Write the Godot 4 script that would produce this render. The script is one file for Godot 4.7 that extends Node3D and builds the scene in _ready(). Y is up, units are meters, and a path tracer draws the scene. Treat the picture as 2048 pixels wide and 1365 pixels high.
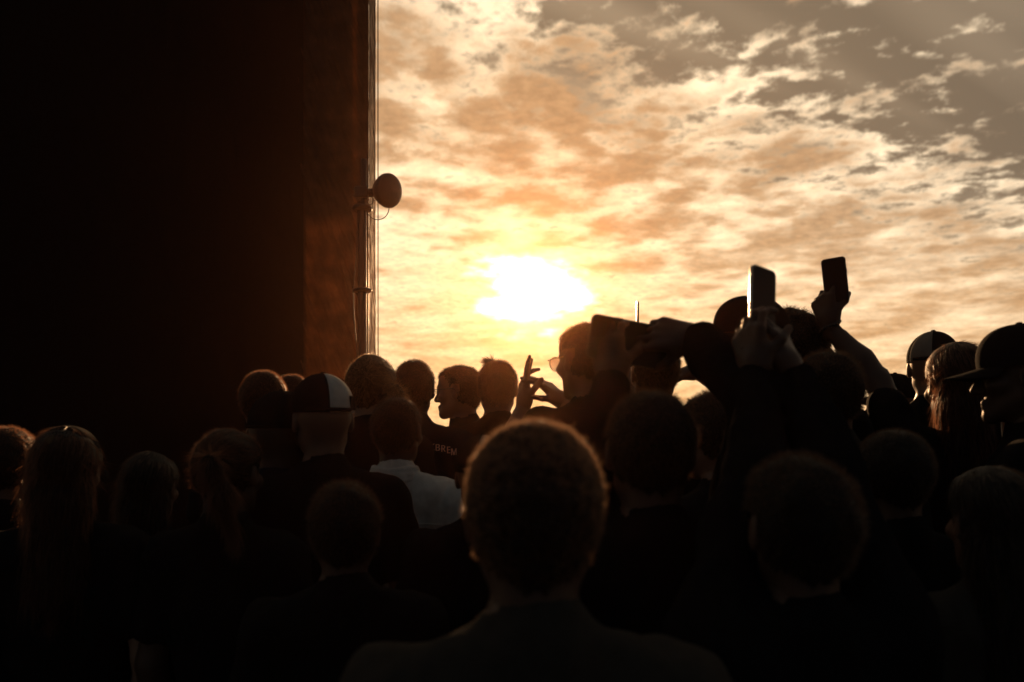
extends Node3D
# A festival crowd in silhouette against a low sun, a cloth-clad stage wall on the left.

const EYE := Vector3(0, 1.52, 0)
const F := 1607.0            # focal length in photograph pixels
const SUN := Vector3(0.0224, 0.1742, -1.0)

var mats := {}
var rng := RandomNumberGenerator.new()
var noise_a := FastNoiseLite.new()

# a point at the photograph's place (x, y) and d metres in front of the lens
func at(x: float, y: float, d: float) -> Vector3:
	return Vector3((x - 1024.0) / F * d, EYE.y + (870.0 - y) / F * d, -d)

func lin(r: float, g: float, b: float) -> Color:
	return Color(r, g, b).linear_to_srgb()

# ---------------------------------------------------------------- sky
var nz_big := FastNoiseLite.new()
var nz_puff := FastNoiseLite.new()
var nz_fine := FastNoiseLite.new()
var nz_mass := FastNoiseLite.new()
var nz_streak := FastNoiseLite.new()

func sky_noise() -> void:
	for a in [[nz_big, 11, 1.5, 3], [nz_puff, 23, 4.6, 6], [nz_fine, 37, 17.0, 4], [nz_mass, 71, 2.1, 3], [nz_streak, 51, 1.0, 5]]:
		var n: FastNoiseLite = a[0]
		n.noise_type = FastNoiseLite.TYPE_SIMPLEX_SMOOTH
		n.seed = a[1]
		n.frequency = a[2]
		n.fractal_type = FastNoiseLite.FRACTAL_FBM
		n.fractal_octaves = a[3]
		n.fractal_gain = 0.58
	nz_puff.domain_warp_enabled = true
	nz_puff.domain_warp_amplitude = 0.09
	nz_puff.domain_warp_frequency = 3.0

func sky_color(d: Vector3, sun: Vector3) -> Color:
	var gam := rad_to_deg(acos(clampf(d.dot(sun), -1, 1)))
	var el := rad_to_deg(asin(d.y))
	var g2 := 1.22 * exp(-sqrt(gam * gam + 260.0) / 34.0)
	var tint := smoothstep(-2.0, 15.0, el)
	var p := Vector2(d.x, d.z) / (d.y + 0.075)
	var big := nz_big.get_noise_2d(p.x + 3.1, p.y)
	var puff := nz_puff.get_noise_2d(p.x, p.y * 1.15)
	var fine := nz_fine.get_noise_2d(p.x, p.y)
	# the bank of cloud ends along a great sweep from upper left to the right
	var edge := d.x * 0.282 + d.y * 0.794 + d.z * 0.539 + 0.087
	var cover := clampf(0.02 - 5.5 * edge, -0.25, 0.75)
	var dens := smoothstep(-0.12, 0.46, puff * 0.95 + fine * 0.24 + cover + big * 0.15)
	var mass := nz_mass.get_noise_2d(p.x, p.y * 0.8)
	var bank := smoothstep(0.0, 0.10, -edge) * (1.0 - smoothstep(0.14, 0.30, -edge))
	var thick := smoothstep(-0.25, 0.72, mass * 0.80 + puff * 0.70 + fine * 0.26 + bank * 0.55 - 0.10)
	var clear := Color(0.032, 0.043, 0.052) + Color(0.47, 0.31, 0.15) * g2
	var veil := smoothstep(-0.3, 0.5, nz_big.get_noise_2d(p.x * 0.9 + p.y * 1.3, p.y * 0.25 + 7.0))
	clear = clear * (0.86 + 0.40 * veil)
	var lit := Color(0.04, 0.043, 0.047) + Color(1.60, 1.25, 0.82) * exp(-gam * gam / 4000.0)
	var near := exp(-gam * gam / 300.0)
	lit = lit * (1.0 + 0.30 * fine) * Color(1.0 - 0.22 * near, 1.0 - 0.30 * near, 1.0 - 0.42 * near)
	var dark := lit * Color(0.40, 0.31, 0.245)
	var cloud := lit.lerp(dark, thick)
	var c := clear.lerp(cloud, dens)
	# towards the horizon the layers are seen edge on
	var st := nz_streak.get_noise_2d(atan2(d.x, -d.z) * 7.0, el * 0.62)
	var st2 := nz_streak.get_noise_2d(atan2(d.x, -d.z) * 16.0 + 9.0, el * 2.0)
	var low := 1.0 - smoothstep(5.0, 17.0, el)
	var layer := lit.lerp(lit * Color(0.60, 0.48, 0.37), smoothstep(-0.5, 0.5, st + st2 * 0.35 + big * 0.25))
	c = c.lerp(layer, low * 0.6)
	c = c * Color(lerpf(0.90, 1.0, tint), lerpf(0.74, 1.0, tint), lerpf(0.54, 1.0, tint))
	# glow of the sun through the cloud, with a ragged bright break
	var az_off := rad_to_deg(atan2(d.x, -d.z) - atan2(sun.x, -sun.z))
	var el_off := el - rad_to_deg(asin(sun.y))
	var q := sqrt(pow(az_off / 3.8, 2.0) + pow(el_off / 2.25, 2.0))
	var rag := nz_streak.get_noise_2d(az_off * 0.16, el_off * 0.42 + 4.0) + 0.25 * nz_fine.get_noise_2d(az_off * 0.03, el_off * 0.08)
	var core := 1.0 - smoothstep(0.30, 1.30, q + rag * 0.85)
	c = c + Color(0.10, 0.12, 0.03) * exp(-gam / 5.0)
	c = c + Color(4.0, 3.6, 2.9) * core * exp(-q * q * 0.5)
	return c


func sky_rows(w: int, h: int, x0: int, x1: int, y0: int, y1: int) -> Image:
	var sun := SUN.normalized()
	var data := PackedFloat32Array()
	data.resize((x1 - x0) * (y1 - y0) * 3)
	var i := 0
	for y in range(y0, y1):
		var el := PI * (0.5 - (y + 0.5) / h)
		for x in range(x0, x1):
			var az := TAU * ((x + 0.5) / w - 0.5)
			var c: Color
			if el > 0.0:
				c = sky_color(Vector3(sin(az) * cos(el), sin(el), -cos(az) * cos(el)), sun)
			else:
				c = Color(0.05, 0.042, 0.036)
			data[i] = c.r
			data[i + 1] = c.g
			data[i + 2] = c.b
			i += 3
	return Image.create_from_data(x1 - x0, y1 - y0, false, Image.FORMAT_RGBF, data.to_byte_array())

func make_sky() -> Sky:
	sky_noise()
	var w := 4096
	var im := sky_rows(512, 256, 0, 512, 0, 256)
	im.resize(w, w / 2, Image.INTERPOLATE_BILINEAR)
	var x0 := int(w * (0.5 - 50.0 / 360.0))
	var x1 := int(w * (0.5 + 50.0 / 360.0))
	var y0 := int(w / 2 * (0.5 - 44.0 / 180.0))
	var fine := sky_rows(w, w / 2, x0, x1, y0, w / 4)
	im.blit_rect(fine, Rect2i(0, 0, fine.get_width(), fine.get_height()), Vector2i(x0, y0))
	var pm := PanoramaSkyMaterial.new()
	pm.panorama = ImageTexture.create_from_image(im)
	var s := Sky.new()
	s.sky_material = pm
	return s

# ---------------------------------------------------------------- meshing a field of rounded shapes
# shapes: [kind, a, b, ra, rb, k]; kind 0 tapered capsule a-b, 1 ellipsoid at a with radii b, 2 ellipsoid cut away
func cap(a: Vector3, b: Vector3, ra: float, rb: float, k := 0.02) -> Array:
	return [0, a, b, ra, rb, k]

func ell(c: Vector3, r: Vector3, k := 0.02) -> Array:
	return [1, c, r, 0.0, 0.0, k]

func cut(c: Vector3, r: Vector3, k := 0.01) -> Array:
	return [2, c, r, 0.0, 0.0, k]

func net(shapes: Array, c: float) -> Dictionary:
	var lo := Vector3(1e9, 1e9, 1e9)
	var hi := -lo
	for s in shapes:
		if s[0] == 2:
			continue
		var r := Vector3.ONE * maxf(s[3], s[4])
		var a0: Vector3 = s[1] - r if s[0] == 0 else s[1] - s[2]
		var a1: Vector3 = s[1] + r if s[0] == 0 else s[1] + s[2]
		lo = lo.min(a0)
		hi = hi.max(a1)
		if s[0] == 0:
			lo = lo.min(s[2] - r)
			hi = hi.max(s[2] + r)
	lo -= Vector3.ONE * (2.5 * c + 0.012)
	hi += Vector3.ONE * (2.5 * c + 0.012)
	var nx := int((hi.x - lo.x) / c) + 2
	var ny := int((hi.y - lo.y) / c) + 2
	var nz := int((hi.z - lo.z) / c) + 2
	var f := PackedFloat32Array()
	f.resize(nx * ny * nz)
	f.fill(1.0)
	for s in shapes:
		var kind: int = s[0]
		var a: Vector3 = s[1]
		var b: Vector3 = s[2]
		var ra: float = s[3]
		var rb: float = s[4]
		var k: float = s[5]
		var m := k + 2.2 * c
		var b0: Vector3
		var b1: Vector3
		if kind == 0:
			var rr := Vector3.ONE * (maxf(ra, rb) + m)
			b0 = a.min(b) - rr
			b1 = a.max(b) + rr
		else:
			b0 = a - b - Vector3.ONE * m
			b1 = a + b + Vector3.ONE * m
		var x0 := maxi(0, int((b0.x - lo.x) / c))
		var x1 := mini(nx - 1, int((b1.x - lo.x) / c) + 1)
		var y0 := maxi(0, int((b0.y - lo.y) / c))
		var y1 := mini(ny - 1, int((b1.y - lo.y) / c) + 1)
		var z0 := maxi(0, int((b0.z - lo.z) / c))
		var z1 := mini(nz - 1, int((b1.z - lo.z) / c) + 1)
		var ab := b - a
		var il := 1.0 / maxf(ab.length_squared(), 1e-9)
		var ib := Vector3(1.0 / maxf(b.x, 1e-6), 1.0 / maxf(b.y, 1e-6), 1.0 / maxf(b.z, 1e-6))
		for z in range(z0, z1 + 1):
			for y in range(y0, y1 + 1):
				var i := (z * ny + y) * nx + x0
				for x in range(x0, x1 + 1):
					var p := lo + Vector3(x, y, z) * c - a
					var d: float
					if kind == 0:
						var t := clampf(p.dot(ab) * il, 0.0, 1.0)
						d = (p - ab * t).length() - (ra + (rb - ra) * t)
					else:
						var q := p * ib
						var k0 := q.length()
						d = k0 * (k0 - 1.0) / maxf((q * ib).length(), 1e-6)
					var e := f[i]
					if kind == 2:
						d = -d
						var h2 := maxf(k - absf(d - e), 0.0)
						f[i] = maxf(d, e) + h2 * h2 / k * 0.25
					else:
						var h := maxf(k - absf(d - e), 0.0)
						f[i] = minf(d, e) - h * h / k * 0.25
					i += 1
	var sx := 1
	var sy := nx
	var sz := nx * ny
	var id := PackedInt32Array()
	id.resize(f.size())
	id.fill(-1)
	var vs := PackedVector3Array()
	var ns := PackedVector3Array()
	var lim := 2.0 * c
	for z in nz - 1:
		for y in ny - 1:
			var i := (z * ny + y) * nx - 1
			for x in nx - 1:
				i += 1
				var f0 := f[i]
				if f0 > lim or f0 < -lim:
					continue
				var f1 := f[i + sx]
				var f2 := f[i + sy]
				var f3 := f[i + sx + sy]
				var f4 := f[i + sz]
				var f5 := f[i + sx + sz]
				var f6 := f[i + sy + sz]
				var f7 := f[i + sx + sy + sz]
				var mn := minf(minf(minf(f0, f1), minf(f2, f3)), minf(minf(f4, f5), minf(f6, f7)))
				if mn >= 0.0 or maxf(maxf(maxf(f0, f1), maxf(f2, f3)), maxf(maxf(f4, f5), maxf(f6, f7))) < 0.0:
					continue
				var g := Vector3(f1 + f3 + f5 + f7 - f0 - f2 - f4 - f6, f2 + f3 + f6 + f7 - f0 - f1 - f4 - f5, f4 + f5 + f6 + f7 - f0 - f1 - f2 - f3)
				var gl := g.length()
				if gl < 1e-7:
					g = Vector3.UP
					gl = 1.0
				var mean := (f0 + f1 + f2 + f3 + f4 + f5 + f6 + f7) * 0.125
				g /= gl
				# one step from the middle of the cell to the surface
				var st := -mean * 4.0 * c / gl
				var v := g * clampf(st, -0.75 * c, 0.75 * c)
				id[i] = vs.size()
				vs.append(lo + (Vector3(x, y, z) + Vector3(0.5, 0.5, 0.5)) * c + v)
				ns.append(g)
	var ix := PackedInt32Array()
	for z in range(1, nz - 1):
		for y in range(1, ny - 1):
			var i := (z * ny + y) * nx
			for x in range(1, nx - 1):
				i += 1
				var f0 := f[i]
				if f0 > lim or f0 < -lim:
					continue
				var inside := f0 < 0.0
				for ax in 3:
					var o: int = [sx, sy, sz][ax]
					if (f[i + o] < 0.0) == inside:
						continue
					var u: int = [sy, sz, sx][ax]
					var w: int = [sz, sx, sy][ax]
					var a := id[i - u - w]
					var b := id[i - w]
					var d := id[i]
					var e := id[i - u]
					if a < 0 or b < 0 or d < 0 or e < 0:
						continue
					if inside:
						ix.append_array([a, d, b, a, e, d])
					else:
						ix.append_array([a, b, d, a, d, e])
	return {"v": vs, "n": ns, "i": ix}

func join(list: Array) -> Dictionary:
	var o := {"v": PackedVector3Array(), "n": PackedVector3Array(), "i": PackedInt32Array()}
	for m in list:
		var base: int = o.v.size()
		o.v.append_array(m.v)
		o.n.append_array(m.n)
		var ix: PackedInt32Array = m.i.duplicate()
		for j in ix.size():
			ix[j] += base
		o.i.append_array(ix)
	return o

func moved(m: Dictionary, t: Transform3D) -> Dictionary:
	var v := PackedVector3Array(m.v)
	var n := PackedVector3Array(m.n)
	for j in v.size():
		v[j] = t * v[j]
		n[j] = (t.basis * n[j]).normalized()
	return {"v": v, "n": n, "i": m.i}

# folds and unevenness of cloth: real displacement along the normal
func rumple(m: Dictionary, amp: float, freq: float) -> Dictionary:
	for j in m.v.size():
		var p: Vector3 = m.v[j] * freq
		var w := noise_a.get_noise_3d(p.x * 1.6, p.y * 0.8 + p.x * 0.5, p.z * 1.6) + 0.4 * noise_a.get_noise_3d(p.x * 4.0, p.y * 2.6, p.z * 4.0)
		m.v[j] = m.v[j] + m.n[j] * (w * amp)
	return renormal(m)

func renormal(m: Dictionary) -> Dictionary:
	var n := PackedVector3Array()
	n.resize(m.v.size())
	var v: PackedVector3Array = m.v
	var ix: PackedInt32Array = m.i
	for j in range(0, ix.size(), 3):
		var c := (v[ix[j + 2]] - v[ix[j]]).cross(v[ix[j + 1]] - v[ix[j]])
		n[ix[j]] += c
		n[ix[j + 1]] += c
		n[ix[j + 2]] += c
	for j in n.size():
		n[j] = n[j].normalized()
	m.n = n
	return m

func to_mesh(m: Dictionary) -> ArrayMesh:
	var arr := []
	arr.resize(Mesh.ARRAY_MAX)
	arr[Mesh.ARRAY_VERTEX] = m.v
	arr[Mesh.ARRAY_NORMAL] = m.n
	arr[Mesh.ARRAY_INDEX] = m.i
	var am := ArrayMesh.new()
	am.add_surface_from_arrays(Mesh.PRIMITIVE_TRIANGLES, arr)
	return am

func part(called: String, mesh: Mesh, m: Material, parent: Node3D) -> MeshInstance3D:
	var o := MeshInstance3D.new()
	o.name = called
	o.mesh = mesh
	o.material_override = m
	parent.add_child(o, true)
	return o

func tag(o: Node, label: String, category: String, group := "") -> void:
	o.set_meta("label", label)
	o.set_meta("category", category)
	if group:
		o.set_meta("group", group)

var taken := {}
func thing(called: String, pos: Vector3) -> Node3D:
	var o := Node3D.new()
	var k: int = taken.get(called, 0)
	taken[called] = k + 1
	o.name = called if k == 0 else "%s_%03d" % [called, k]
	o.position = pos
	add_child(o)
	return o

# a tube along points, with rounded joints
func tube(pts: Array, r: float, sides := 8) -> Dictionary:
	var v := PackedVector3Array()
	var n := PackedVector3Array()
	var ix := PackedInt32Array()
	var up := Vector3(0.31, 0.2, 0.93)
	for k in pts.size():
		var t: Vector3 = (pts[mini(k + 1, pts.size() - 1)] - pts[maxi(k - 1, 0)]).normalized()
		var a := t.cross(up)
		if a.length() < 0.05:
			a = t.cross(Vector3.RIGHT)
		a = a.normalized()
		var b := t.cross(a).normalized()
		for s in sides:
			var g := a * cos(TAU * s / sides) + b * sin(TAU * s / sides)
			v.append(pts[k] + g * r)
			n.append(g)
	for k in pts.size() - 1:
		for s in sides:
			var a := k * sides + s
			var b := k * sides + (s + 1) % sides
			ix.append_array([a, a + sides, b, b, a + sides, b + sides])
	for e in [0, pts.size() - 1]:
		var c := v.size()
		v.append(pts[e])
		var t: Vector3 = (pts[0] - pts[1]).normalized() if e == 0 else (pts[e] - pts[e - 1]).normalized()
		n.append(t)
		for s in sides:
			var a: int = e * sides + s
			var b: int = e * sides + (s + 1) % sides
			if e == 0:
				ix.append_array([c, a, b])
			else:
				ix.append_array([c, b, a])
	return {"v": v, "n": n, "i": ix}

# turn a profile of (radius, along) pairs round the y axis
func lathe(prof: Array, sides := 32) -> Dictionary:
	var v := PackedVector3Array()
	var ix := PackedInt32Array()
	for p in prof:
		for s in sides:
			v.append(Vector3(cos(TAU * s / sides) * p.x, p.y, sin(TAU * s / sides) * p.x))
	for k in prof.size() - 1:
		for s in sides:
			var a := k * sides + s
			var b := k * sides + (s + 1) % sides
			ix.append_array([a, b, a + sides, b, b + sides, a + sides])
	return renormal({"v": v, "n": PackedVector3Array(), "i": ix})

# a slab with rounded corners, in the xy plane, thick along z
func slab(w: float, h: float, t: float, r: float, bevel := 0.0008) -> Dictionary:
	var ring := []
	for q in 4:
		for s in 6:
			var an := PI / 2 * (q + s / 5.0)
			var cx := (w / 2 - r) * (1.0 if q == 0 or q == 3 else -1.0)
			var cy := (h / 2 - r) * (1.0 if q < 2 else -1.0)
			ring.append(Vector2(cx + cos(an) * r, cy + sin(an) * r))
	var v := PackedVector3Array()
	var ix := PackedInt32Array()
	var n := ring.size()
	for l in [[-t / 2, bevel], [-t / 2 + bevel, 0.0], [t / 2 - bevel, 0.0], [t / 2, bevel]]:
		for p in ring:
			v.append(Vector3(p.x * (1.0 - 2.0 * l[1] / w), p.y * (1.0 - 2.0 * l[1] / h), l[0]))
	for k in 3:
		for s in n:
			var a := k * n + s
			var b := k * n + (s + 1) % n
			ix.append_array([a, a + n, b, b, a + n, b + n])
	var flat := PackedVector3Array()
	var fi := PackedInt32Array()
	for j in ix:
		fi.append(flat.size())
		flat.append(v[j])
	for e in 2:
		for s in range(1, n - 1):
			for j in ([0, s, s + 1] if e == 0 else [0, s + 1, s]):
				fi.append(flat.size())
				flat.append(v[j + (0 if e == 0 else 3 * n)])
	return renormal({"v": flat, "n": PackedVector3Array(), "i": fi})

# ---------------------------------------------------------------- materials
func noise_tex(seed_: int, freq: float, normal: bool, strength := 4.0, octaves := 4) -> NoiseTexture2D:
	var n := FastNoiseLite.new()
	n.seed = seed_
	n.frequency = freq
	n.noise_type = FastNoiseLite.TYPE_SIMPLEX_SMOOTH
	n.fractal_octaves = octaves
	var t := NoiseTexture2D.new()
	t.width = 512
	t.height = 512
	t.seamless = true
	t.noise = n
	t.as_normal_map = normal
	t.bump_strength = strength
	return t

var tex := {}
func make_textures() -> void:
	tex.weave = noise_tex(3, 0.22, true, 5.0, 2)
	tex.mottle = noise_tex(5, 0.012, false, 1.0, 5)
	var g := Gradient.new()
	g.set_color(0, Color(0.84, 0.84, 0.84))
	g.set_color(1, Color(1, 1, 1))
	tex.mottle.color_ramp = g
	tex.grime = noise_tex(15, 0.011, false, 1.0, 5)
	var g2 := Gradient.new()
	g2.set_color(0, Color(0.30, 0.28, 0.27))
	g2.set_color(1, Color(1, 1, 1))
	tex.grime.color_ramp = g2
	tex.pore = noise_tex(8, 0.09, true, 2.5, 3)

func solid(called: String, c: Color, rough := 0.8, weave := 0.0, scale := 8.0) -> StandardMaterial3D:
	if mats.has(called):
		return mats[called]
	var m := StandardMaterial3D.new()
	m.resource_name = called
	m.albedo_color = c
	m.roughness = rough
	if weave > 0.0:
		m.albedo_texture = tex.mottle
		m.normal_enabled = true
		m.normal_texture = tex.weave
		m.normal_scale = weave
		m.uv1_triplanar = true
		m.uv1_scale = Vector3.ONE * scale
	mats[called] = m
	return m

func cloth(called: String, c: Color) -> StandardMaterial3D:
	var m := solid(called, c, 0.92, 0.7, 5.0)
	m.metallic_specular = 0.12
	return m

func skin(called: String, c: Color) -> StandardMaterial3D:
	var m := solid(called, c, 0.5)
	m.metallic_specular = 0.4
	m.normal_enabled = true
	m.normal_texture = tex.pore
	m.normal_scale = 0.3
	m.uv1_triplanar = true
	m.uv1_scale = Vector3.ONE * 14.0
	return m

func hair_mat(called: String, c: Color, through: Color) -> StandardMaterial3D:
	var dm := solid("dense_" + called, c, 0.62)
	dm.metallic_specular = 0.3
	var m := solid(called, c, 0.42)
	m.backlight_enabled = true
	m.backlight = through
	m.metallic_specular = 0.35
	return m

# ---------------------------------------------------------------- heads, hair, caps, glasses
const HEAD := Vector3(0, 1.665, -0.015)      # middle of the head of a body 1.78 m tall, facing -z

var heads := {}
func head(kind: String) -> Dictionary:
	if heads.has(kind):
		return heads[kind]
	var w := 0.95 if kind == "slim" else (1.05 if kind == "round" else 1.0)
	var jaw := 0.92 if kind == "slim" else 1.0
	var s := [
		ell(Vector3(0, 0.030, 0.014), Vector3(0.075 * w, 0.085, 0.094), 0.02),
		ell(Vector3(0, 0.010, 0.045), Vector3(0.064 * w, 0.070, 0.062), 0.03),
		ell(Vector3(0, -0.035, -0.022), Vector3(0.058 * w * jaw, 0.075, 0.060), 0.03),
		ell(Vector3(0, 0.050, -0.045), Vector3(0.056 * w, 0.045, 0.040), 0.03),
		cap(Vector3(0.046 * w * jaw, -0.055, 0.010), Vector3(0.018, -0.098, -0.062), 0.019, 0.017, 0.03),
		cap(Vector3(-0.046 * w * jaw, -0.055, 0.010), Vector3(-0.018, -0.098, -0.062), 0.019, 0.017, 0.03),
		cap(Vector3(0, 0.012, -0.083), Vector3(0, -0.032, -0.104), 0.008, 0.0125, 0.014),
		cap(Vector3(-0.036, 0.020, -0.078), Vector3(0.036, 0.020, -0.078), 0.010, 0.010, 0.015),
		cap(Vector3(-0.018, -0.064, -0.083), Vector3(0.018, -0.064, -0.083), 0.007, 0.007, 0.010),
		cap(Vector3(-0.016, -0.075, -0.081), Vector3(0.016, -0.075, -0.081), 0.007, 0.007, 0.008),
		ell(Vector3(0, -0.100, -0.072), Vector3(0.018, 0.014, 0.013), 0.02),
		cut(Vector3(0.032, 0.000, -0.101), Vector3(0.017, 0.012, 0.020), 0.010),
		cut(Vector3(-0.032, 0.000, -0.101), Vector3(0.017, 0.012, 0.020), 0.010),
	]
	for sd in [-1.0, 1.0]:
		s.append(ell(Vector3(0.046 * sd * w, -0.022, -0.050), Vector3(0.024, 0.020, 0.026), 0.02))
		s.append(ell(Vector3(0.012 * sd, -0.036, -0.092), Vector3(0.009, 0.008, 0.010), 0.010))
		s.append(ell(Vector3(0.031 * sd, 0.000, -0.072), Vector3(0.0125, 0.0115, 0.0125), 0.004))
		s.append(ell(Vector3((0.079 * w) * sd, -0.004, 0.016), Vector3(0.010, 0.031, 0.019), 0.008))
		s.append(cut(Vector3((0.092 * w) * sd, 0.000, 0.010), Vector3(0.009, 0.019, 0.010), 0.004))
	s.append(cap(Vector3(0, -0.050, 0.030), Vector3(0, -0.150, 0.034), 0.053 * w, 0.056 * w, 0.03))
	heads[kind] = net(s, 0.0058)
	return heads[kind]

func hairline(p: Vector3, low: float) -> float:
	var front := smoothstep(0.045, -0.062, p.z)
	return p.y - lerpf(low - 0.014 * cos(p.x * 38.0), 0.068, front) - 0.010 * sin(p.x * 60.0) * front - 0.012 * noise_a.get_noise_3d(p.x * 120.0, p.y * 60.0, p.z * 120.0)

# a shell of hair lifted off the scalp, and where its roots are
func hair_shell(h: Dictionary, thick: float, lump: float, low: float, freq: float) -> Dictionary:
	var v := PackedVector3Array()
	var keep := PackedInt32Array()
	keep.resize(h.v.size())
	for j in h.v.size():
		var p: Vector3 = h.v[j]
		var a := hairline(p, low)
		var ear := absf(p.x) > 0.076 and p.y < 0.030 and p.y > -0.045
		keep[j] = 1 if a > 0.0 and not ear and p.z > -0.095 else 0
		var t := thick * smoothstep(0.0, 0.028, a)
		var w := noise_a.get_noise_3d(p.x * freq, p.y * freq, p.z * freq) * lump * smoothstep(0.0, 0.02, a)
		v.append(p + h.n[j] * (0.0012 + t + w))
	var ix := PackedInt32Array()
	for j in range(0, h.i.size(), 3):
		if keep[h.i[j]] + keep[h.i[j + 1]] + keep[h.i[j + 2]] == 3:
			ix.append_array([h.i[j], h.i[j + 1], h.i[j + 2]])
	# only the used points
	var map := PackedInt32Array()
	map.resize(v.size())
	map.fill(-1)
	var o := PackedVector3Array()
	for j in ix.size():
		if map[ix[j]] < 0:
			map[ix[j]] = o.size()
			o.append(v[ix[j]])
		ix[j] = map[ix[j]]
	return renormal({"v": o, "n": PackedVector3Array(), "i": ix})

# single hairs: thin bent blades standing on a surface
func strands(m: Dictionary, count: int, length: float, width: float, lift: float, comb: Vector3, wild: float, sink := 0.002) -> Dictionary:
	var v := PackedVector3Array()
	var n := PackedVector3Array()
	var ix := PackedInt32Array()
	var tris: int = m.i.size() / 3
	for k in count:
		var t := rng.randi() % tris
		var a := rng.randf()
		var b := rng.randf() * (1.0 - a)
		var i0: int = m.i[t * 3]
		var i1: int = m.i[t * 3 + 1]
		var i2: int = m.i[t * 3 + 2]
		var nr: Vector3 = m.n[i0]
		var p: Vector3 = m.v[i0] + (m.v[i1] - m.v[i0]) * a + (m.v[i2] - m.v[i0]) * b - nr * sink
		var jit := Vector3(rng.randf() - 0.5, rng.randf() - 0.5, rng.randf() - 0.5) * 2.0 * wild
		var cm := comb - nr * comb.dot(nr)
		if lift < 0.3:
			jit *= clampf(cm.length(), 0.1, 1.0)
			cm += Vector3(0, 0, 0.25)
		var d := (nr * lift + cm + jit).normalized()
		var l := length * (0.55 + 0.7 * rng.randf())
		var side := d.cross(Vector3(rng.randf() - 0.5, rng.randf() - 0.5, rng.randf() - 0.5)).normalized() * width * (0.6 + 0.6 * rng.randf()) * 0.5
		var bend := (cm * 0.5 + jit * 0.6 - nr * 0.35 * (1.0 - lift)) * l * 0.4
		var q := p + d * l * 0.55 + bend * 0.3
		var e := p + d * l + bend
		var fn := side.cross(d).normalized()
		var c := v.size()
		v.append_array([p - side, p + side, q + side * 0.8, q - side * 0.8, e])
		n.append_array([fn, fn, fn, fn, fn])
		ix.append_array([c, c + 2, c + 1, c, c + 3, c + 2, c + 3, c + 4, c + 2])
	return {"v": v, "n": n, "i": ix}

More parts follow.
